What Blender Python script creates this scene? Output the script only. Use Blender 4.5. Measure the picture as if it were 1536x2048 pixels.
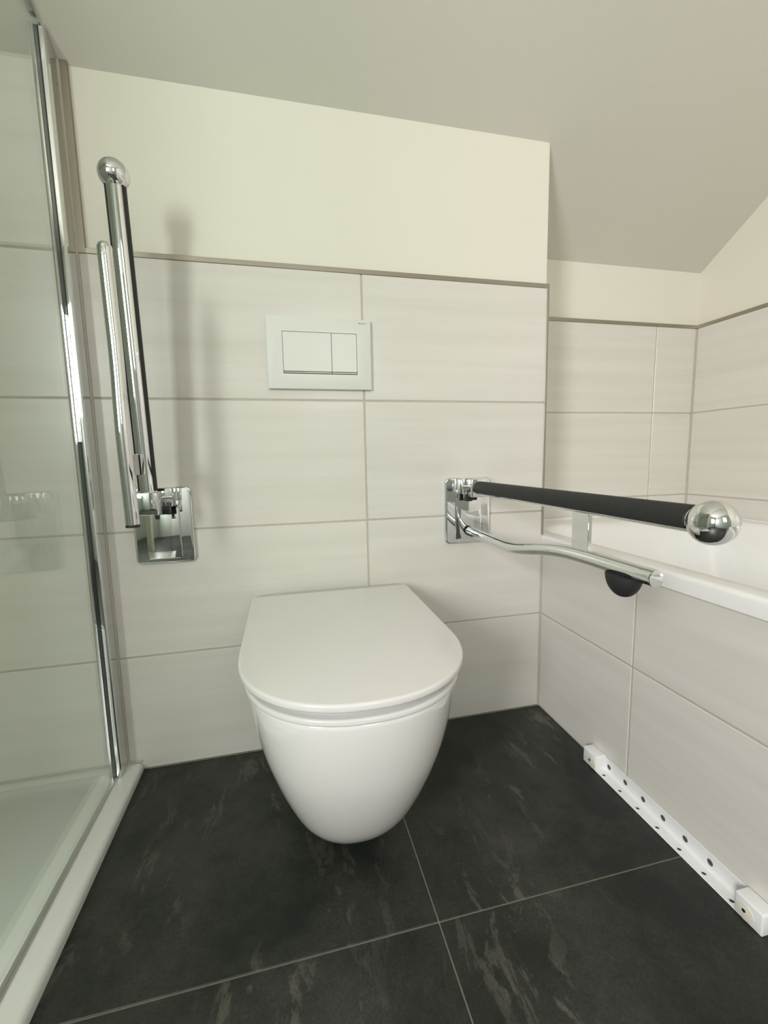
import bpy, bmesh, math, random
from mathutils import Vector, Matrix, noise as mnoise
random.seed(7)
S = bpy.context.scene
COL = S.collection
for o in list(bpy.data.objects): bpy.data.objects.remove(o)

# ------------------------------------------------------------------ camera
cam_d = bpy.data.cameras.new('camera'); cam = bpy.data.objects.new('camera', cam_d); COL.objects.link(cam)
cam_d.sensor_fit = 'HORIZONTAL'; cam_d.sensor_width = 36.0
cam_d.lens = 861.43 / 1536 * 36.0
cam_d.clip_start = 0.02
R_ = Vector((0.97410224, -0.22519187, -0.02033332)); U_ = Vector((0.04741117, 0.11549754, 0.99217564)); F_ = Vector((0.22108143, 0.96744454, -0.12318302))
M = Matrix((R_, U_, -F_)).transposed().to_4x4(); M.translation = Vector((-0.71165, -1.08435, 0.74609))
cam.matrix_world = M
S.camera = cam

# ------------------------------------------------------------------ world, light, exposure
W = bpy.data.worlds.new('world'); S.world = W; W.use_nodes = True
wn = W.node_tree; wn.nodes.clear()
wo = wn.nodes.new('ShaderNodeOutputWorld'); wb = wn.nodes.new('ShaderNodeBackground')
wtc = wn.nodes.new('ShaderNodeTexCoord'); wsep = wn.nodes.new('ShaderNodeSeparateXYZ'); wr = wn.nodes.new('ShaderNodeValToRGB')
wn.links.new(wtc.outputs['Generated'], wsep.inputs[0]); wn.links.new(wsep.outputs['Z'], wr.inputs[0])
wr.color_ramp.elements[0].position = 0.0; wr.color_ramp.elements[0].color = (.10, .16, .05, 1)
wr.color_ramp.elements[1].position = 0.30; wr.color_ramp.elements[1].color = (.62, .76, 1.0, 1)
wn.links.new(wr.outputs[0], wb.inputs[0]); wb.inputs[1].default_value = 1.6
wn.links.new(wb.outputs[0], wo.inputs[0])

def area(name, loc, target, sx, sy, power, col):
    d = bpy.data.lights.new(name, 'AREA'); d.shape = 'RECTANGLE'; d.size = sx; d.size_y = sy; d.energy = power; d.color = col
    o = bpy.data.objects.new(name, d); COL.objects.link(o); o.location = loc
    o.rotation_euler = (Vector(target) - Vector(loc)).to_track_quat('-Z', 'Y').to_euler()
    return o
WX = -2.20                                     # left wall
area('window_daylight', (WX + .02, -2.30, 1.34), (WX + 1, -2.1, 1.30), .60, .86, 62, (1.0, .978, .968))
area('rear_fill', (-.25, -2.77, 1.50), (-.25, -1.7, 1.45), .5, .8, 7, (1.0, .975, .92))  # weak fill lamp added in the rear window opening
S.view_settings.view_transform = 'Standard'; S.view_settings.look = 'None'
S.view_settings.exposure = 0.0; S.view_settings.gamma = 1.0; S.view_settings.use_curve_mapping = False
S.cycles.use_denoising = True
S.cycles.max_bounces = 16; S.cycles.diffuse_bounces = 10; S.cycles.glossy_bounces = 8; S.cycles.transparent_max_bounces = 16
S.cycles.sample_clamp_indirect = 4.0

# ------------------------------------------------------------------ materials
def mat(name, col=(.8, .8, .8), rough=.5, metal=0.0, spec=.5, coat=0.0):
    m = bpy.data.materials.new(name); m.use_nodes = True
    b = m.node_tree.nodes['Principled BSDF']
    b.inputs['Base Color'].default_value = (*col, 1); b.inputs['Roughness'].default_value = rough
    b.inputs['Metallic'].default_value = metal; b.inputs['Specular IOR Level'].default_value = spec
    b.inputs['Coat Weight'].default_value = coat; b.inputs['Coat Roughness'].default_value = .05
    return m
def N(m, t, **k):
    n = m.node_tree.nodes.new(t)
    for a, v in k.items(): setattr(n, a, v)
    return n
def L(m, a, b): m.node_tree.links.new(a, b)
def math_(m, op, a, b=None):
    n = N(m, 'ShaderNodeMath', operation=op)
    for i, x in enumerate((a, b)):
        if x is None: continue
        if hasattr(x, 'is_output'): L(m, x, n.inputs[i])
        else: n.inputs[i].default_value = x
    return n.outputs[0]
def bump(m, height, strength, dist):
    bp = N(m, 'ShaderNodeBump'); bp.inputs['Strength'].default_value = strength; bp.inputs['Distance'].default_value = dist
    L(m, height, bp.inputs['Height']); L(m, bp.outputs[0], m.node_tree.nodes['Principled BSDF'].inputs['Normal'])

def noisy(m, scale, amount, bscale=None, bstr=.1, bdist=.001):
    """slight mottling of the base colour plus fine relief"""
    b = m.node_tree.nodes['Principled BSDF']; c = tuple(b.inputs['Base Color'].default_value)
    tc = N(m, 'ShaderNodeTexCoord'); nz = N(m, 'ShaderNodeTexNoise'); nz.inputs['Scale'].default_value = scale; nz.inputs['Detail'].default_value = 4
    L(m, tc.outputs['Object'], nz.inputs['Vector'])
    mx = N(m, 'ShaderNodeMix', data_type='RGBA'); L(m, nz.outputs['Fac'], mx.inputs[0])
    mx.inputs[6].default_value = tuple(x * (1 - amount) for x in c[:3]) + (1,); mx.inputs[7].default_value = tuple(min(1, x * (1 + amount)) for x in c[:3]) + (1,)
    L(m, mx.outputs[2], b.inputs['Base Color'])
    if bscale:
        n2 = N(m, 'ShaderNodeTexNoise'); n2.inputs['Scale'].default_value = bscale; n2.inputs['Detail'].default_value = 6
        L(m, tc.outputs['Object'], n2.inputs['Vector']); bump(m, n2.outputs['Fac'], bstr, bdist)
    return m

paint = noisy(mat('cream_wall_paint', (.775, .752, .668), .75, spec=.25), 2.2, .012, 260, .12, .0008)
ceil_m = noisy(mat('shaded_ceiling_paint', (.64, .625, .56), .8, spec=.2), 1.6, .012, 240, .12, .0008)  # wall paint made darker: the slope's shade is put into the colour
chrome = mat('polished_chrome', (.74, .755, .76), .035, 1.0)
chrome_soft = mat('brushed_aluminium_trim', (.36, .33, .275), .34, 1.0)
steel_dull = mat('satin_metal', (.55, .55, .55), .28, 1.0)
black_pad = noisy(mat('black_rubber_grip', (.019, .020, .020), .60, spec=.4), 60, .15, 500, .15, .0005)
black = mat('black_rubber', (.012, .012, .012), .55)
rear_paint = mat('grey_green_reflection_paint', (.40, .43, .39), .7)  # for unseen walls, toned down so the chrome reflects darker
dark_gap = mat('dark_gap', (.03, .03, .028), .8)
ceramic = mat('white_ceramic', (.80, .785, .765), .07, coat=.4)
seat_m = mat('white_seat_plastic', (.745, .735, .725), .16)
acryl = mat('white_acrylic', (.86, .855, .85), .12, coat=.3)
tray_m = mat('white_tray_acrylic', (.76, .775, .745), .22)
plate_m = mat('white_button_plastic', (.72, .725, .69), .32)
rail_m = mat('white_powder_coat', (.84, .85, .86), .30)
grout_m = noisy(mat('grey_beige_grout', (.50, .465, .40), .85), 60, .1)
silicone = mat('grey_silicone', (.50, .49, .43), .5)
washer_m = mat('ivory_plastic_washer', (.80, .78, .68), .4)
screw_m = mat('dark_screw', (.10, .095, .09), .4, .6)
logo_m = mat('grey_print', (.16, .16, .14), .5)
glass_edge = mat('green_glass_edge', (.20, .42, .33), .1)

# glass: clear, faintly green, mirror-like only by its Fresnel reflection
glass = bpy.data.materials.new('clear_safety_glass'); glass.use_nodes = True
g = glass.node_tree; g.nodes.clear()
go = g.nodes.new('ShaderNodeOutputMaterial'); gm = g.nodes.new('ShaderNodeMixShader'); gt = g.nodes.new('ShaderNodeBsdfTransparent'); gg = g.nodes.new('ShaderNodeBsdfGlossy'); gf = g.nodes.new('ShaderNodeFresnel')
gt.inputs[0].default_value = (.930, .965, .935, 1); gg.inputs['Roughness'].default_value = 0.0; gg.inputs[0].default_value = (1, 1, 1, 1)
gge = g.nodes.new('ShaderNodeNewGeometry'); gmx = g.nodes.new('ShaderNodeMix'); gmx.inputs[2].default_value = 1.5; gmx.inputs[3].default_value = 1 / 1.5
g.links.new(gge.outputs['Backfacing'], gmx.inputs[0]); g.links.new(gmx.outputs[0], gf.inputs['IOR'])
g.links.new(gf.outputs[0], gm.inputs[0]); g.links.new(gt.outputs[0], gm.inputs[1]); g.links.new(gg.outputs[0], gm.inputs[2]); g.links.new(gm.outputs[0], go.inputs[0])

# wall tile: pale warm grey with soft horizontal streaks, a little different on each tile
tile_m = mat('streaked_wall_tile', (.64, .60, .56), .28, spec=.45)
_b = tile_m.node_tree.nodes['Principled BSDF']
geo = N(tile_m, 'ShaderNodeNewGeometry'); sp = N(tile_m, 'ShaderNodeSeparateXYZ'); L(tile_m, geo.outputs['Position'], sp.inputs[0])
rnd = geo.outputs['Random Per Island']
along = math_(tile_m, 'ADD', sp.outputs['X'], sp.outputs['Y'])
cb = N(tile_m, 'ShaderNodeCombineXYZ'); L(tile_m, math_(tile_m, 'MULTIPLY', along, 1.1), cb.inputs[0]); L(tile_m, math_(tile_m, 'MULTIPLY', rnd, 37.0), cb.inputs[1]); L(tile_m, math_(tile_m, 'MULTIPLY', sp.outputs['Z'], 26.0), cb.inputs[2])
n1 = N(tile_m, 'ShaderNodeTexNoise'); n1.inputs['Scale'].default_value = 1.0; n1.inputs['Detail'].default_value = 3; n1.inputs['Roughness'].default_value = .55; L(tile_m, cb.outputs[0], n1.inputs['Vector'])
cb2 = N(tile_m, 'ShaderNodeCombineXYZ'); L(tile_m, math_(tile_m, 'MULTIPLY', along, 8.0), cb2.inputs[0]); L(tile_m, math_(tile_m, 'MULTIPLY', rnd, 91.0), cb2.inputs[1]); L(tile_m, math_(tile_m, 'MULTIPLY', sp.outputs['Z'], 420.0), cb2.inputs[2])
n2 = N(tile_m, 'ShaderNodeTexNoise'); n2.inputs['Scale'].default_value = 1.0; n2.inputs['Detail'].default_value = 2; L(tile_m, cb2.outputs[0], n2.inputs['Vector'])
rp = N(tile_m, 'ShaderNodeValToRGB'); rp.color_ramp.elements[0].position = .34; rp.color_ramp.elements[0].color = (.665, .64, .595, 1); rp.color_ramp.elements[1].position = .64; rp.color_ramp.elements[1].color = (.72, .695, .655, 1)
mixf = math_(tile_m, 'ADD', math_(tile_m, 'MULTIPLY', n1.outputs['Fac'], .82), math_(tile_m, 'MULTIPLY', n2.outputs['Fac'], .18))
L(tile_m, mixf, rp.inputs[0]); L(tile_m, rp.outputs[0], _b.inputs['Base Color'])
bump(tile_m, n2.outputs['Fac'], .05, .0006)

# slate-look floor tile
slate = mat('dark_slate_tile', (.03, .03, .03), .42, spec=.35)
_b = slate.node_tree.nodes['Principled BSDF']
tc = N(slate, 'ShaderNodeNewGeometry'); mp = N(slate, 'ShaderNodeMapping'); L(slate, tc.outputs['Position'], mp.inputs[0])
mp.inputs['Rotation'].default_value = (0, 0, math.radians(-22)); mp.inputs['Scale'].default_value = (20, 7, 1)
addv = N(slate, 'ShaderNodeVectorMath', operation='ADD'); L(slate, mp.outputs[0], addv.inputs[0])
cbr = N(slate, 'ShaderNodeCombineXYZ'); L(slate, math_(slate, 'MULTIPLY', tc.outputs['Random Per Island'], 53.0), cbr.inputs[2]); L(slate, cbr.outputs[0], addv.inputs[1])
na = N(slate, 'ShaderNodeTexNoise'); na.inputs['Scale'].default_value = 1.1; na.inputs['Detail'].default_value = 9; na.inputs['Roughness'].default_value = .74; na.inputs['Distortion'].default_value = .6; L(slate, addv.outputs[0], na.inputs['Vector'])
nb = N(slate, 'ShaderNodeTexNoise'); nb.inputs['Scale'].default_value = 4.0; nb.inputs['Detail'].default_value = 7; nb.inputs['Roughness'].default_value = .7; L(slate, tc.outputs['Position'], nb.inputs['Vector'])
nc = N(slate, 'ShaderNodeTexNoise'); nc.inputs['Scale'].default_value = 220.0; nc.inputs['Detail'].default_value = 3; L(slate, tc.outputs['Position'], nc.inputs['Vector'])
r1 = N(slate, 'ShaderNodeValToRGB'); e = r1.color_ramp.elements; e[0].position = .40; e[0].color = (.013, .016, .013, 1); e[1].position = .62; e[1].color = (.041, .042, .037, 1)
L(slate, nb.outputs['Fac'], r1.inputs[0])
r2 = N(slate, 'ShaderNodeValToRGB'); e = r2.color_ramp.elements; e[0].position = .55; e[0].color = (0, 0, 0, 1); e[1].position = .59; e[1].color = (1, 1, 1, 1)
L(slate, na.outputs['Fac'], r2.inputs[0])
nd = N(slate, 'ShaderNodeTexNoise'); nd.inputs['Scale'].default_value = 3.2; nd.inputs['Detail'].default_value = 2; L(slate, tc.outputs['Position'], nd.inputs['Vector'])
r4 = N(slate, 'ShaderNodeValToRGB'); r4.color_ramp.elements[0].position = .42; r4.color_ramp.elements[1].position = .62; L(slate, nd.outputs['Fac'], r4.inputs[0])
mx = N(slate, 'ShaderNodeMix', data_type='RGBA'); L(slate, math_(slate, 'MULTIPLY', math_(slate, 'MULTIPLY', r2.outputs[0], r4.outputs[0]), .75), mx.inputs[0]); L(slate, r1.outputs[0], mx.inputs[6]); mx.inputs[7].default_value = (.115, .108, .090, 1)
mx2 = N(slate, 'ShaderNodeMix', data_type='RGBA', blend_type='MULTIPLY'); mx2.inputs[0].default_value = 1; L(slate, mx.outputs[2], mx2.inputs[6])
r3 = N(slate, 'ShaderNodeValToRGB'); r3.color_ramp.elements[0].position = .3; r3.color_ramp.elements[0].color = (.78, .78, .78, 1); r3.color_ramp.elements[1].position = .7; r3.color_ramp.elements[1].color = (1.25, 1.25, 1.25, 1); L(slate, nc.outputs['Fac'], r3.inputs[0]); L(slate, r3.outputs[0], mx2.inputs[7])
L(slate, mx2.outputs[2], _b.inputs['Base Color'])
bump(slate, math_(slate, 'ADD', math_(slate, 'MULTIPLY', na.outputs['Fac'], .8), math_(slate, 'MULTIPLY', nc.outputs['Fac'], .08)), .35, .003)
floor_grout = noisy(mat('grey_floor_grout', (.20, .205, .16), .9), 80, .15)

# ------------------------------------------------------------------ mesh helpers
def link(name, bm, m, parent=None, smooth=False, origin=None):
    me = bpy.data.meshes.new(name); bmesh.ops.recalc_face_normals(bm, faces=bm.faces[:])
    if origin is not None: bmesh.ops.translate(bm, verts=bm.verts[:], vec=-Vector(origin))
    bm.to_mesh(me); bm.free()
    for mm in (m if isinstance(m, (list, tuple)) else [m]): me.materials.append(mm)
    if smooth:
        me.polygons.foreach_set('use_smooth', [True] * len(me.polygons))
        try: me.set_sharp_from_angle(angle=math.radians(38))
        except Exception: pass
    o = bpy.data.objects.new(name, me); COL.objects.link(o)
    if origin is not None: o.location = origin
    if parent is not None:
        o.parent = parent
        o.matrix_parent_inverse = Matrix.Translation(-parent.location)
    return o
def struct(name, bm, m, parent=None, smooth=False):
    o = link(name, bm, m, parent, smooth)
    if parent is None: o['kind'] = 'structure'
    return o
def thing(name, label, cat, loc, group=None):
    o = bpy.data.objects.new(name, None); COL.objects.link(o); o.location = loc; o.empty_display_size = .05
    o['label'] = label; o['category'] = cat
    if group: o['group'] = group
    return o
def box(bm, a, b, bev=0, seg=2, mi=0):
    (x0, y0, z0), (x1, y1, z1) = a, b
    x0, x1 = sorted((x0, x1)); y0, y1 = sorted((y0, y1)); z0, z1 = sorted((z0, z1))
    t = bmesh.new(); v = [t.verts.new(p) for p in ((x0, y0, z0), (x1, y0, z0), (x1, y1, z0), (x0, y1, z0), (x0, y0, z1), (x1, y0, z1), (x1, y1, z1), (x0, y1, z1))]
    for f in ((0, 3, 2, 1), (4, 5, 6, 7), (0, 1, 5, 4), (1, 2, 6, 5), (2, 3, 7, 6), (3, 0, 4, 7)): t.faces.new([v[i] for i in f])
    if bev: bmesh.ops.bevel(t, geom=t.edges[:], offset=bev, segments=seg, profile=.5, affect='EDGES', clamp_overlap=True)
    for f in t.faces: f.material_index = mi
    me = bpy.data.meshes.new('t'); t.to_mesh(me); t.free(); bm.from_mesh(me); bpy.data.meshes.remove(me)
    return bm
def BX(*a, **k): return box(bmesh.new(), *a, **k)
def prism(pts, axis, a, b, bev=0, seg=3, bev_all=False):
    """extrude a 2D outline along an axis from a to b; outline edges on the b side are rounded"""
    bm = bmesh.new()
    def P(p, t):
        if axis == 'y': return (p[0], t, p[1])
        if axis == 'x': return (t, p[0], p[1])
        return (p[0], p[1], t)
    va = [bm.verts.new(P(p, a)) for p in pts]; vb = [bm.verts.new(P(p, b)) for p in pts]; n = len(pts)
    fa = bm.faces.new(va); fb = bm.faces.new(vb[::-1])
    for i in range(n): bm.faces.new((va[i], va[(i + 1) % n], vb[(i + 1) % n], vb[i]))
    bmesh.ops.recalc_face_normals(bm, faces=bm.faces[:])
    if bev:
        es = list(fb.edges) + (list(fa.edges) if bev_all else [])
        bmesh.ops.bevel(bm, geom=es, offset=bev, segments=seg, profile=.5, affect='EDGES')
    return bm
def rrect(x0, x1, z0, z1, r, n=8):
    pts = []
    for cx, cz, a0 in ((x1 - r, z1 - r, 0), (x0 + r, z1 - r, 90), (x0 + r, z0 + r, 180), (x1 - r, z0 + r, 270)):
        for i in range(n + 1):
            a = math.radians(a0 + 90 * i / n); pts.append((cx + r * math.cos(a), cz + r * math.sin(a)))
    return pts
def spline(pts, n=10):
    """Catmull-Rom through 3D points"""
    P = [Vector(p) for p in pts]; P = [2 * P[0] - P[1]] + P + [2 * P[-1] - P[-2]]; out = []
    for i in range(1, len(P) - 2):
        for k in range(n):
            t = k / n; a, b, c, d = P[i - 1:i + 3]
            out.append(.5 * ((2 * b) + (c - a) * t + (2 * a - 5 * b + 4 * c - d) * t * t + (-a + 3 * b - 3 * c + d) * t ** 3))
    out.append(P[-2]); return out
def sweep(path, profile, ref=Vector((1, 0, 0)), caps=True, closed=True):
    """profile: list of (u,v), u along ref x tangent, v along ref"""
    bm = bmesh.new(); rings = []; path = [Vector(p) for p in path]
    for i, p in enumerate(path):
        t = (path[min(i + 1, len(path) - 1)] - path[max(i - 1, 0)]).normalized()
        u = ref.cross(t).normalized(); v = t.cross(u).normalized()
        rings.append([bm.verts.new(p + u * a + v * b) for a, b in profile])
    n = len(profile)
    for r0, r1 in zip(rings, rings[1:]):
        for j in range(n if closed else n - 1): bm.faces.new((r0[j], r0[(j + 1) % n], r1[(j + 1) % n], r1[j]))
    if caps and closed: bm.faces.new(rings[0]); bm.faces.new(rings[-1][::-1])
    return bm
def circ(r, n=40): return [(r * math.cos(2 * math.pi * i / n), r * math.sin(2 * math.pi * i / n)) for i in range(n)]
def cyl(c, axis, r, h, n=32, bev=0):
    bm = bmesh.new(); bmesh.ops.create_cone(bm, cap_ends=True, segments=n, radius1=r, radius2=r, depth=h)
    if bev: bmesh.ops.bevel(bm, geom=[e for e in bm.edges if abs(e.verts[0].co.z - e.verts[1].co.z) < 1e-6], offset=bev, segments=2, profile=.5, affect='EDGES')
    q = Vector(axis).normalized().to_track_quat('Z', 'Y').to_matrix().to_4x4(); q.translation = Vector(c); bm.transform(q)
    return bm
def merge(*bms):
    out = bmesh.new()
    for b in bms:
        me = bpy.data.meshes.new('t'); b.to_mesh(me); b.free(); out.from_mesh(me); bpy.data.meshes.remove(me)
    return out
def cut(o, bmc):
    """cut the closed shape bmc out of object o and bake the result"""
    me = bpy.data.meshes.new('c'); bmesh.ops.recalc_face_normals(bmc, faces=bmc.faces[:]); bmc.to_mesh(me); bmc.free(); c = bpy.data.objects.new('c', me); COL.objects.link(c)
    md = o.modifiers.new('b', 'BOOLEAN'); md.operation = 'DIFFERENCE'; md.object = c; md.solver = 'EXACT'
    bpy.context.view_layer.update(); dg = bpy.context.evaluated_depsgraph_get()
    new = bpy.data.meshes.new_from_object(o.evaluated_get(dg)); o.modifiers.clear(); o.data = new
    bpy.data.objects.remove(c)

# ------------------------------------------------------------------ room data
Z1, RH = .2879, .3011                     # lowest wall-tile joint and row height
XJ, XS, TW = -.5082, -1.1143, .6061       # vertical joints of the toilet wall, tile width
XR, D = .7707, .2472                      # bath alcove: right wall, rear wall
ZC, SL = 1.5496, .668                     # ceiling height at the toilet wall, slope per metre
YB, ZTOP = -2.8, 2.30                     # rear wall, flat ceiling
TT = Z1 + 3 * RH                          # tile top
G = .0021                                 # half joint
def ceil_z(y): return min(ZTOP, ZC - SL * y)
rows = [0.0] + [Z1 + i * RH for i in range(7)]

def tiles(bm, plane, fixed, front, us, vs, thick=.006, mi=0, vmax=None):
    """tile slabs between the grid lines us x vs; plane 'y' or 'x'; front = +1/-1 the side they face"""
    for u0, u1 in zip(us, us[1:]):
        for v0, v1 in zip(vs, vs[1:]):
            a0, a1, b0, b1 = u0 + G, u1 - G, v0 + G, v1 - G
            if plane == 'y': box(bm, (a0, fixed, b0), (a1, fixed - front * thick, b1), .0012, 1, mi)
            else: box(bm, (fixed, a0, b0), (fixed - front * thick, a1, b1), .0012, 1, mi)

# toilet wall: painted upper part, tile dado, and the tall tiles of the shower
bm = bmesh.new()
box(bm, (WX, .0015, 0), (-.0015, .0115, TT - .001), mi=1)                       # grout bed below
box(bm, (XS, .005, TT - .001), (-.004, D - .03, ZC + .25), mi=0)                 # painted wall above
box(bm, (WX, .0015, TT - .001), (XS, .03, ZC + .02), mi=1)
box(bm, (WX, .0115, 0), (-.0045, D + .02, TT + .002), mi=0)
tiles(bm, 'y', 0, -1, [WX + .001, XS - TW, XS, XJ, -.0005], [.0] + [Z1 + i * RH for i in range(4)], mi=2)
tiles(bm, 'y', 0, -1, [WX + .001, XS - TW, XS], [TT, ZC + .03], mi=2)
struct('wall_back', bm, [paint, grout_m, tile_m])
# side of the boxed-out wall, facing the bath
bm = BX((-.004, .006, 0), (-.0025, D, ZC)); struct('wall_return', bm, paint)
# alcove rear wall
XAJ = .5973
bm = bmesh.new()
box(bm, (-.05, D + .0015, 0), (XR + .05, D + .05, TT - .001), mi=1)
box(bm, (-.05, D + .005, TT - .001), (XR + .05, D + .06, 1.8), mi=0)
tiles(bm, 'y', D, -1, [-.004, XAJ, XR - .001], [Z1 + i * RH for i in range(4)], mi=2)
struct('wall_alcove', bm, [paint, grout_m, tile_m])
# right wall
bm = bmesh.new()
box(bm, (XR + .0015, YB, 0), (XR + .06, D, TT - .001), mi=1)
box(bm, (XR + .005, YB, TT - .001), (XR + .06, D + .05, ZTOP + .1), mi=0)
tiles(bm, 'x', XR, -1, [YB, D - .001 - TW * 4.2, D - TW * 3.2, D - TW * 2.2, D - TW * 1.2, D - .001], [Z1 + i * RH for i in range(4)], mi=2)
struct('wall_right', bm, [paint, grout_m, tile_m])
# tiled bath front
bm = bmesh.new()
ZR = .4868
box(bm, (.0015, -1.45, 0), (.03, .02, ZR), mi=0)
tiles(bm, 'x', 0, -1, [-1.45, -.3442 - TW, -.3442, -.001], [.0, Z1, ZR + .001], mi=1)
struct('wall_bath_front', bm, [grout_m, tile_m])
# left wall with the window opening, rear wall with its window
def wall_open(name, plane, fixed, out, u0, u1, holes):
    bm = bmesh.new(); rects = []; u = u0
    for hu0, hu1, hz0, hz1 in holes:
        rects += [(u, hu0, 0, ZTOP + .1), (hu0, hu1, 0, hz0), (hu0, hu1, hz1, ZTOP + .1)]; u = hu1
    rects.append((u, u1, 0, ZTOP + .1))
    for a, b, c, d in rects:
        if plane == 'x': box(bm, (fixed, a, c), (fixed + out, b, d))
        else: box(bm, (a, fixed, c), (b, fixed + out, d))
    return struct(name, bm, rear_paint)
bm = BX((WX, -1.16, 0), (-1.70, -1.28, ZTOP)); struct('wall_light_block', bm, paint)  # unseen partition added to keep window light off the shower
wall_open('wall_rear', 'y', YB, -.12, WX - .12, XR + .06, [(-.52, .02, 1.08, 1.92)])
wall_open('wall_left', 'x', WX, -.12, YB, .03, [(-2.62, -1.98, .89, 1.79)])
def window(name, plane, fixed, u0, u1, z0, z1):
    bm = bmesh.new(); t = .045
    for a, b, c, d in ((u0, u0 + t, z0, z1), (u1 - t, u1, z0, z1), (u0, u1, z0, z0 + t), (u0, u1, z1 - t, z1), ((u0 + u1) / 2 - .03, (u0 + u1) / 2 + .03, z0, z1)):
        if plane == 'x': box(bm, (fixed - .05, a, c), (fixed - .10, b, d), .004)
        else: box(bm, (a, fixed - .05, c), (b, fixed - .10, d), .004)
    return struct(name, bm, rail_m)
window('window_1', 'x', WX, -2.62, -1.98, .89, 1.79)
window('window_2', 'y', YB, -.52, .02, 1.08, 1.92)
# ceiling: slope and flat part
yf = (ZC - ZTOP) / SL
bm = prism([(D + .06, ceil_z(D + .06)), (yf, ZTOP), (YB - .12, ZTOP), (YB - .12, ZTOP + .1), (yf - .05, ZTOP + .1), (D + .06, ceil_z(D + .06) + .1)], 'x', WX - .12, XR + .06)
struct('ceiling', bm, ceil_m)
# floor
YF, XF = -.5063, -.5024
bm = bmesh.new()
box(bm, (WX, YB, -.05), (XR, .05, -.0015), mi=0)
ux = [XF - 1.8, XF - 1.2, XF - .6, XF, 0.0 + .001]; uy = [YB, YF - 1.8, YF - 1.2, YF - .6, YF, .0]
for x0, x1 in zip(ux, ux[1:]):
    for y0, y1 in zip(uy, uy[1:]): box(bm, (x0 + .0013, y0 + .0013, -.008), (x1 - .0013, y1 - .0013, 0), .0008, 1, 1)
struct('floor', bm, [floor_grout, slate])

# metal tile-edge trims
def trim(name, boxes): 
    bm = bmesh.new()
    for a, b in boxes: box(bm, a, b, .0008, 1)
    return struct(name, bm, chrome_soft)
ZT0, ZT1 = TT - .003, TT + .0085
trim('trim_1', [((XS + .014, .006, ZT0), (.002, -.0015, ZT1))])
trim('trim_2', [((-.0045, .006, ZR + .035), (.0025, -.0018, ZT1))])
trim('trim_3', [((XS + .0015, .006, ZT0), (XS + .0165, -.0020, ZC + .005))])
trim('trim_4', [((-.002, D + .006, ZT0 + .001), (XR, D - .0015, ZT1 + .001))])
trim('trim_5', [((XR + .006, D - .001, ZT0 + .001), (XR - .0015, YB, ZT1 + .001))])
# silicone lines
bm = bmesh.new()
box(bm, (XS + .0405, -.002, -.001), (.0, .001, .0022), mi=0)
struct('trim_6', bm, floor_grout)
bm = sweep([(XS - .0005, -.0005, .02), (XS - .0005, -.0005, ZC)], circ(.0034, 12)); struct('trim_7', bm, grout_m, smooth=True)

bm = sweep([(-.0012, -.0012, .002), (-.0012, -.0012, ZR)], circ(.0030, 12)); struct('trim_9', bm, grout_m, smooth=True)
bm = sweep([(XR - .0012, D - .0012, .52), (XR - .0012, D - .0012, TT - .004)], circ(.0030, 12)); struct('trim_10', bm, grout_m, smooth=True)

# ------------------------------------------------------------------ shower
XG = -1.1280
tray = thing('shower_tray', 'low white shower tray with a raised rim, left of the dark slate floor', 'shower tray', (-1.5, -.6, 0))
TY1 = -1.15
# tray body: section loft of nested rectangles
def loft_rect(levels, m, name, parent, closed_bottom=True):
    bm = bmesh.new(); rings = []
    for (x0, x1, y0, y1, r, z) in levels: rings.append([bm.verts.new((a, b, z)) for a, b in rrect(x0, x1, y0, y1, r, 8)])
    n = len(rings[0])
    for r0, r1 in zip(rings, rings[1:]):
        for j in range(n): bm.faces.new((r0[j], r0[(j + 1) % n], r1[(j + 1) % n], r1[j]))
    bm.faces.new(rings[-1])
    if closed_bottom: bm.faces.new(rings[0][::-1])
    return link(name, bm, m, parent, True)
X0, X1, Y0, Y1 = WX + .002, -1.0815, TY1, -.0012
lv = [(X0, X1, Y0, Y1, .004, 0.0005)]
for a in range(0, 7):
    t = math.radians(a * 15); i = .011 * (1 - math.cos(t)); z = .010 + .011 * math.sin(t)
    lv.append((X0, X1 - i, Y0 + i, Y1, .006, z))
lv += [(X0 + .03, X1 - .055, Y0 + .03, Y1 - .028, .02, .021), (X0 + .032, X1 - .0575, Y0 + .032, Y1 - .030, .02, .0202), (X0 + .036, X1 - .061, Y0 + .036, Y1 - .034, .02, .015), (X0 + .04, X1 - .066, Y0 + .04, Y1 - .038, .02, .0125), (X0 + .05, X1 - .09, Y0 + .05, Y1 - .06, .02, .0115)]
loft_rect(lv, tray_m, 'tray_body', tray)
link('drain_cover', cyl((-1.52, -.62, .0125), (0, 0, 1), .055, .004, 48, .0012), chrome, tray, True)
struct('trim_8', BX((WX, -.0035, .0212), (-1.083, .0, .0265), .0015), silicone)

screen = thing('shower_screen', 'clear glass shower screen held by a tall chrome wall profile, cut to the sloping ceiling', 'shower screen', (XG, -.02, 0))
def slope_cut(bm, off):   # keep everything under the ceiling slope
    n = Vector((0, SL, 1)).normalized()
    g_ = bmesh.ops.bisect_plane(bm, geom=bm.verts[:] + bm.edges[:] + bm.faces[:], plane_co=(0, 0, ZC - off), plane_no=n, clear_outer=True)
    bmesh.ops.holes_fill(bm, edges=[e for e in bm.edges if e.is_boundary]); return bm
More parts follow.
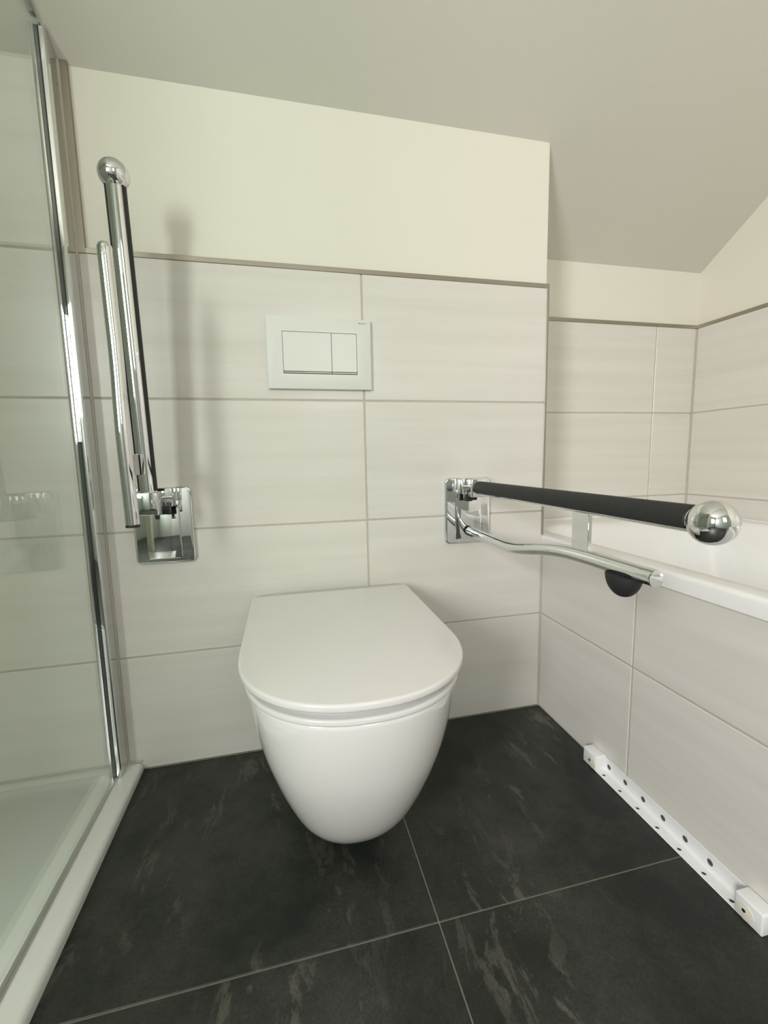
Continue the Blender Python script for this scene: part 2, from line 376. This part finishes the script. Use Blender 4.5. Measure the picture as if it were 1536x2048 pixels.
# wall profile: rounded outer face to the room, slot in front
def half_round(x_in, x_out, y0, y1, r, z0, z1, flip):
    pts = [(x_in, y0), (x_in, y1)]
    s = 1 if x_out > x_in else -1
    for i in range(9):
        a = math.radians(90 * i / 8); pts.append((x_out - s * r + s * r * math.sin(a), y1 + r - r * math.cos(a)))
    pts.append((x_out, y0))
    return prism(pts, 'z', z0, z1)
zb = .0225
link('wall_profile', slope_cut(merge(half_round(XG + .0044, XG + .0135, -.0022, -.047, .0040, zb, 1.7, 0), BX((XG - .0036, -.0022, zb), (XG + .0036, -.012, 1.7))), .006), chrome, screen, True)
link('inner_profile', slope_cut(half_round(XG - .0044, XG - .0130, -.0022, -.047, .003, zb, 1.7, 1), .006), chrome, screen, True)
link('seal_strip', slope_cut(BX((XG - .0046, -.013, zb), (XG + .0046, -.0450, 1.7)), .008), black, screen)
gb = BX((XG - .003, -.0456, zb + .002), (XG + .003, -1.0, 2.6))
slope_cut(gb, .008); link('glass_pane', gb, glass, screen)
tp = bmesh.new(); box(tp, (XG - .0045, -.047, ZC + .03 - .0), (XG + .0045, -1.0, 2.6)); slope_cut(tp, .0035)
low = Vector((0, SL, 1)).normalized(); bmesh.ops.bisect_plane(tp, geom=tp.verts[:] + tp.edges[:] + tp.faces[:], plane_co=(0, 0, ZC - .011), plane_no=low, clear_inner=True); bmesh.ops.holes_fill(tp, edges=[e for e in tp.edges if e.is_boundary])
link('top_seal', tp, steel_dull, screen)
link('bottom_seal', BX((XG - .005, -1.02, .0213), (XG + .005, -.0475, .0243), .0010), steel_dull, screen)
link('screw', cyl((XG + .0128, -.012, 1.50), (1, 0, 0), .0028, .002, 16), steel_dull, screen)

# ------------------------------------------------------------------ flush plate
PX, PZ = -.6146, .9972
fp = thing('flush_plate', 'white rectangular flush plate with two buttons on the tiled wall above the toilet', 'flush plate', (PX, 0, PZ))
px0, px1, pz0, pz1 = PX - .1232, PX + .1232, PZ - .082, PZ + .082
ox0, ox1, oz0, oz1, osx = -.7022, -.5258, .9500, 1.0462, -.5873
fr = link('frame', prism([(px0, pz0), (px1, pz0), (px1, pz1), (px0, pz1)], 'y', -.0003, -.0125, .0012, 2), plate_m, fp, True)
cut(fr, BX((ox0, -.006, oz0), (ox1, -.02, oz1)))
link('recess', BX((ox0 + .0001, -.0058, oz0 + .0001), (ox1 - .0001, -.0062, oz1 - .0001)), dark_gap, fp)
gp = .0009
link('button', BX((ox0 + gp, -.0063, oz0 + .0062), (osx - gp * .6, -.0122, oz1 - gp), .0005, 1), plate_m, fp)
link('button', BX((osx + gp * .6, -.0063, oz0 + .0062), (ox1 - gp, -.0122, oz1 - gp), .0005, 1), plate_m, fp)
link('metal_strip', BX((ox0 + gp, -.0063, oz0 + .0018), (osx - gp * .4, -.0112, oz0 + .0052), .0004, 1), chrome_soft, fp)
link('metal_strip', BX((osx + gp * .4, -.0063, oz0 + .0018), (ox1 - gp, -.0112, oz0 + .0052), .0004, 1), chrome_soft, fp)
cu = bpy.data.curves.new('logo', 'FONT'); cu.body = 'GEBERIT'; cu.size = .0040; cu.extrude = .00005; cu.align_x = 'LEFT'
to = bpy.data.objects.new('logo_text', cu); COL.objects.link(to); bpy.context.view_layer.update()
me = bpy.data.meshes.new_from_object(to.evaluated_get(bpy.context.evaluated_depsgraph_get())); bpy.data.objects.remove(to)
bml = bmesh.new(); bml.from_mesh(me); bml.transform(Matrix.Translation((-.5178, -.01256, 1.0691)) @ Matrix.Rotation(math.radians(90), 4, 'X') @ Matrix.Scale(1.12, 4, (1, 0, 0)))
box(bml, (-.5208, -.01256, 1.0691), (-.5182, -.0127, 1.0719))
link('logo', bml, logo_m, fp)

# ------------------------------------------------------------------ toilet
XC = -.6105
wc = thing('toilet', 'white wall-hung toilet with its flat lid closed', 'toilet', (XC, 0, 0))
def dsec(hw, f, yb, ex=2.2, n=36, xc=XC, ratio=1.05, rc=0.0, nr=6):
    """D outline: straight sides from the wall, superelliptic front"""
    ym = f + hw * ratio; pts = []
    if rc:
        for i in range(nr + 1):
            a = math.radians(90 * i / nr); pts.append((xc - hw + rc * (1 - math.sin(a)), yb - rc * (1 - math.cos(a))))
    else: pts.append((xc - hw, yb)); 
    m_ = 6
    ystart = pts[-1][1]
    for i in range(1, m_ + 1): pts.append((xc - hw, ystart + (ym - ystart) * i / m_))
    for i in range(1, n):
        a = math.pi * i / n; c, s = math.cos(a), math.sin(a); e_ = 2 / ex
        pts.append((xc - hw * math.copysign(abs(c) ** e_, c), ym + (f - ym) * abs(s) ** e_))
    for i in range(m_, 0, -1): pts.append((xc + hw, ystart + (ym - ystart) * i / m_))
    if rc:
        for i in range(nr, -1, -1):
            a = math.radians(90 * i / nr); pts.append((xc + hw - rc * (1 - math.sin(a)), yb - rc * (1 - math.cos(a))))
    else: pts.append((xc + hw, yb))
    return pts
def loft(secs, m, name, parent, origin=None):
    bm = bmesh.new(); rings = [[bm.verts.new((x, y, z)) for x, y in s] for s, z in secs]; n = len(rings[0])
    for r0, r1 in zip(rings, rings[1:]):
        for j in range(n): bm.faces.new((r0[j], r0[(j + 1) % n], r1[(j + 1) % n], r1[j]))
    bm.faces.new(rings[0][::-1]); bm.faces.new(rings[-1])
    return link(name, bm, m, parent, True)
prof = [(.056, .030, -.31), (.0575, .050, -.345), (.062, .066, -.372), (.070, .079, -.394), (.085, .094, -.417), (.11, .109, -.439), (.14, .121, -.459), (.18, .135, -.481), (.22, .1475, -.500), (.26, .1585, -.516), (.30, .167, -.528), (.335, .173, -.536), (.365, .1765, -.541), (.380, .1775, -.5425)]
def smooth_prof(prof, n=44):
    zs = [p[0] for p in prof]; out = []
    def cr(i, t, k):
        a, b, c, d = prof[max(i - 1, 0)][k], prof[i][k], prof[i + 1][k], prof[min(i + 2, len(prof) - 1)][k]
        return .5 * ((2 * b) + (c - a) * t + (2 * a - 5 * b + 4 * c - d) * t * t + (-a + 3 * b - 3 * c + d) * t ** 3)
    for i in range(len(prof) - 1):
        for k in range(4): out.append(tuple(cr(i, k / 4, j) for j in range(3)))
    out.append(prof[-1]); return out
secs = [(dsec(hw, f, -.001), z) for z, hw, f in smooth_prof(prof)]
secs += [(dsec(.1765, -.5415, -.001), .3835), (dsec(.1745, -.5395, -.001), .3855), (dsec(.170, -.535, -.001), .3865)]
loft(secs, ceramic, 'bowl', wc)
def slab(hw, f, yb, z0, z1, r, name, m, ex=2.2, rc=.02):
    ss = []
    for i in range(5):
        a = math.radians(90 - 90 * i / 4); d_ = r * (1 - math.cos(a)) ; ss.append((dsec(hw - (r - r * math.cos(a)) if False else hw - r * (1 - math.sin(math.radians(90 * i / 4))), f + r * (1 - math.sin(math.radians(90 * i / 4))), yb, ex, rc=rc), z0 + r * (1 - math.cos(math.radians(90 * i / 4)))))
    for i in range(5):
        k = math.sin(math.radians(90 - 90 * i / 4)); ss.append((dsec(hw - r * (1 - k), f + r * (1 - k), yb, ex, rc=rc), z1 - r * (1 - math.cos(math.radians(90 - 90 * i / 4)))))
    return loft(ss, m, name, wc)
slab(.184, -.5475, -.062, .3870, .3975, .0035, 'seat_ring', seat_m)
slab(.171, -.531, -.066, .3975, .4120, .001, 'seat_rim', seat_m)
slab(.1905, -.5565, -.034, .4120, .4250, .0042, 'lid', seat_m, rc=.028)
for sx in (-1, 1):
    link('hinge', cyl((XC + sx * .075, -.035, .398), (0, 0, 1), .011, .027, 24, .001), chrome, wc, True)
    link('fixing_cover', cyl((XC + sx * .1535, -.12, .215), (1, 0, 0), .009, .012, 24, .002), plate_m, wc, True)

# ------------------------------------------------------------------ grab rails
def grab_plate(t, X):
    link('wall_plate', prism(rrect(X - .064, X + .064, .5145, .6915, .012), 'y', -.0003, -.0115, .0035, 4), chrome, t, True)
    link('cover', prism(rrect(X - .0365, X + .0365, .5255, .66, .005), 'y', -.0112, -.0150, .0010, 2), chrome, t, True)
    link('hinge_body', BX((X - .034, -.0115, .6500), (X + .034, -.060, .6920), .0022, 3), chrome, t, True)
    link('hinge_pin', cyl((X, -.052, .671), (1, 0, 0), .0085, .0695, 32, .001), steel_dull, t, True)
def grip_profile(r, r0):
    pts = []; a0, a1 = -32, 212; n = 34
    for i in range(n + 1):
        a = math.radians(a0 + (a1 - a0) * i / n); pts.append((r * math.cos(a), r * math.sin(a)))
    for i in range(n, -1, -1):
        a = math.radians(a0 + (a1 - a0) * i / n); pts.append((r0 * math.cos(a), r0 * math.sin(a)))
    return pts
def sphere(c, r, sz=1.0):
    bm = bmesh.new(); bmesh.ops.create_uvsphere(bm, u_segments=64, v_segments=40, radius=r); bmesh.ops.translate(bm, verts=bm.verts[:], vec=c); return bm

# right rail, folded down
XA = -.234
ra = thing('grab_rail', 'chrome grab rail folded down between toilet and bath, black grip on top', 'grab rail', (XA, 0, .603))
grab_plate(ra, XA)
link('hinge_block', BX((XA - .0215, -.0585, .6440), (XA + .0215, -.082, .6900), .0022, 3), chrome, ra, True)
link('latch', merge(BX((XA - .024, -.030, .632), (XA - .006, -.056, .6495), .003, 2), cyl((XA - .004, -.050, .640), (1, 0, 0), .006, .02, 20, .001)), black, ra, True)
AZ = .6665
tb = link('tube', sweep([(XA, -.080, AZ), (XA, -.674, AZ - .001)], circ(.0162)), chrome, ra, True)
# grip wraps the upper side of the tube: profile angle 90 degrees must point up
path = [(XA, -.083, AZ), (XA, -.668, AZ - .001)]
def sleeve(path, up, r, r0):
    bm = bmesh.new(); p0, p1 = Vector(path[0]), Vector(path[1]); t = (p1 - p0).normalized(); side = t.cross(up).normalized()
    prof_ = grip_profile(r, r0); ra_ = [bm.verts.new(p0 + side * a + up * b) for a, b in prof_]; rb_ = [bm.verts.new(p1 + side * a + up * b) for a, b in prof_]; n = len(prof_)
    for j in range(n): bm.faces.new((ra_[j], ra_[(j + 1) % n], rb_[(j + 1) % n], rb_[j]))
    h = n // 2
    for rg in (ra_, rb_):
        for j in range(h - 1): bm.faces.new((rg[j], rg[j + 1], rg[n - 2 - j], rg[n - 1 - j]))
    return bm
link('grip', sleeve(path, Vector((0, 0, 1)), .0180, .0158), black_pad, ra, True)
link('ball_end', sphere((XA, -.6915, .6650), .0262), chrome, ra, True)
bp = [(-.020, .5475), (-.09, .5465), (-.16, .5450), (-.215, .5450), (-.265, .5490), (-.315, .5580), (-.365, .5680), (-.42, .5755), (-.48, .5785), (-.55, .5790), (-.6175, .5790)]
lb = link('lower_bar', sweep(spline([(XA, y, z) for y, z in bp], 8), circ(.0123, 32)), chrome, ra, True)
link('end_cap', cyl((XA, -.6178, .579), (0, 1, 0), .0122, .0045, 32, .0012), chrome, ra, True)
link('end_cap', cyl((XA, -.0215, .5475), (0, 1, 0), .0126, .005, 32, .001), black, ra, True)
link('web', BX((XA - .0035, -.4475, .580), (XA + .0035, -.4885, .653), .0006, 1), chrome, ra, True)
bd = bmesh.new(); bmesh.ops.create_uvsphere(bd, u_segments=36, v_segments=20, radius=1); bd.transform(Matrix.Translation((XA, -.563, .571)) @ Matrix.Diagonal((.022, .0285, .034, 1)))
bmesh.ops.bisect_plane(bd, geom=bd.verts[:] + bd.edges[:] + bd.faces[:], plane_co=(0, 0, .570), plane_no=(0, 0, 1), clear_outer=True); bmesh.ops.holes_fill(bd, edges=[e for e in bd.edges if e.is_boundary])
link('rubber_buffer', bd, black_pad, ra, True)

# left rail, folded up against the wall
XB = -.989
rb = thing('grab_rail', 'hinged chrome grab rail folded up against the wall beside the shower screen', 'grab rail', (XB, 0, .603))
grab_plate(rb, XB)
link('hinge_block', BX((XB - .0205, -.066, .6390), (XB + .0205, -.1215, .6870), .0022, 3), chrome, rb, True)
link('block_inlay', cyl((XB + .0202, -.094, .664), (1, 0, 0), .011, .0016, 32, .0004), steel_dull, rb, True)
link('latch', BX((XB - .014, -.066, .634), (XB + .028, -.045, .6505), .003, 2), black, rb, True)
link('latch_pin', cyl((XB + .012, -.098, .6345), (0, 0, 1), .0045, .012, 20, .001), black, rb, True)
pA, pB = Vector((XB, -.103, .684)), Vector((XB, -.1395, 1.252))
link('tube', sweep([pA, pB], circ(.0162)), chrome, rb, True)
tt = (pB - pA).normalized(); up = Vector((0, 1, 0)); up = (up - tt * up.dot(tt)).normalized()
link('grip', sleeve([pA + tt * .006, pB], up, .0180, .0158), black_pad, rb, True)
link('ball_end', sphere((XB, -.141, 1.2705), .0262), chrome, rb, True)
bp = [(-.212, .634), (-.2145, .69), (-.2175, .745), (-.2200, .80), (-.2190, .85), (-.2165, .90), (-.2165, .95), (-.2190, 1.0), (-.2215, 1.05), (-.2240, 1.107)]
link('lower_bar', sweep(spline([(XB, y, z) for y, z in bp], 8), circ(.0118, 32)), chrome, rb, True)
link('end_cap', cyl((XB, -.2119, .632), (0, 0.03, 1), .0121, .006, 32, .001), black, rb, True)
link('end_cap', sphere((XB, -.2240, 1.107), .0117), chrome, rb, True)
link('screw', cyl((XB + .003, -.2352, 1.098), (.3, -1, 0), .0032, .0016, 16), steel_dull, rb, True)
link('web', BX((XB - .0035, -.2160, .7240), (XB + .0035, -.1080, .7640), .0006, 1), chrome, rb, True)

# ------------------------------------------------------------------ bathtub
bt = thing('bathtub', 'white built-in bathtub behind the tiled front on the right', 'bathtub', (.38, -.6, 0))
bx0, bx1, by0, by1, zt = -.003, XR - .002, -1.45, D - .0015, .5205
lv = [(bx0, bx1, by0, by1, .003, ZR + .0005)]
lv.append((bx0, bx1, by0, by1, .003, zt - .009))
for a in range(1, 7):
    t = math.radians(a * 15); i = .009 * (1 - math.cos(t)); lv.append((bx0 + i, bx1, by0 + i, by1, .004, zt - .009 + .009 * math.sin(t)))
def ins(l, r_, f, b): return (bx0 + l, bx1 - r_, by0 + f, by1 - b)
lv.append((*ins(.045, .045, .07, .10), .10, zt + .0005))
for d, dz in ((.003, .001), (.007, .004), (.011, .010), (.015, .020), (.020, .04), (.03, .10), (.045, .20), (.06, .27), (.085, .31), (.13, .333), (.18, .34)):
    lv.append((*ins(.045 + d, .045 + d, .07 + d * 1.4, .10 + d * 2.2), .11, zt - dz))
loft_rect(lv, acryl, 'tub', bt, False)
link('silicone_joint', merge(BX((bx0 + .004, D - .0045, zt - .002), (bx1, D - .0005, zt + .004), .0015, 1), BX((XR - .0045, -1.44, zt - .002), (XR - .0005, D - .001, zt + .004), .0015, 1)), acryl, bt, True)
link('overflow', cyl((XR - .068, -.60, zt - .09), (1, 0, 0), .035, .008, 40, .002), chrome, bt, True)

# ------------------------------------------------------------------ white angle rail on the floor
an = thing('angle_rail', 'white perforated metal angle rail on the floor along the tiled bath front', 'rail', (-.0135, -.44, 0))
y0, y1 = -.6475, -.2390
pr = [(-.0075, .0003), (-.0265, .0003), (-.0275, .0012), (-.0265, .0024), (-.0085, .0024)]
for i in range(7):
    a = math.radians(270 + 90 * i / 6); pr.append((-.0085 + .006 * math.cos(a), .0084 + .006 * math.sin(a)))
pr += [(-.0025, .0335), (-.0016, .0345), (-.0006, .0335), (-.0006, .0065)]
for i in range(1, 6):
    a = math.radians(0 - 90 * i / 6); pr.append((-.0068 + .0062 * math.cos(a), .0065 + .0062 * math.sin(a)))
bm = bmesh.new(); va = [bm.verts.new((a, y0, b)) for a, b in pr]; vb = [bm.verts.new((a, y1, b)) for a, b in pr]; n = len(pr)
bm.faces.new(va); bm.faces.new(vb[::-1])
for i in range(n): bm.faces.new((va[i], va[(i + 1) % n], vb[(i + 1) % n], vb[i]))
ang = link('angle_profile', bm, rail_m, an, True)
hy = [-.2945 - .0495 * k for k in range(7)]
cut(ang, merge(*[cyl((-.0180, y - .003, .001), (0, 0, 1), .0040, .02, 20) for y in hy], *[cyl((-.001, y, .0165), (1, 0, 0), .0058, .012, 24) for y in hy[:6]]))
for y in hy[:6]: link('screw', cyl((-.0012, y, .0165), (1, 0, 0), .0057, .0012, 20), screw_m, an, True)
for k, (ya, yb) in enumerate(((-.2390, -.2830), (-.6055, -.6490))):
    c_ = link('end_block', BX((-.0292, ya, .0024), (-.0008, yb, .0385), .003, 3), rail_m, an, True)
    yc = ya - .024 if k == 0 else ya - .018
    w_ = link('washer', cyl((-.0294, yc - (.006 if k == 0 else 0), .0165), (1, 0, 0), .0135, .0012, 32, .0003), washer_m, c_, True)
    link('screw', cyl((-.0301, yc - (.0 if k == 0 else -.002), .018), (1, 0, 0), .0028, .0012, 20), black, c_, True)
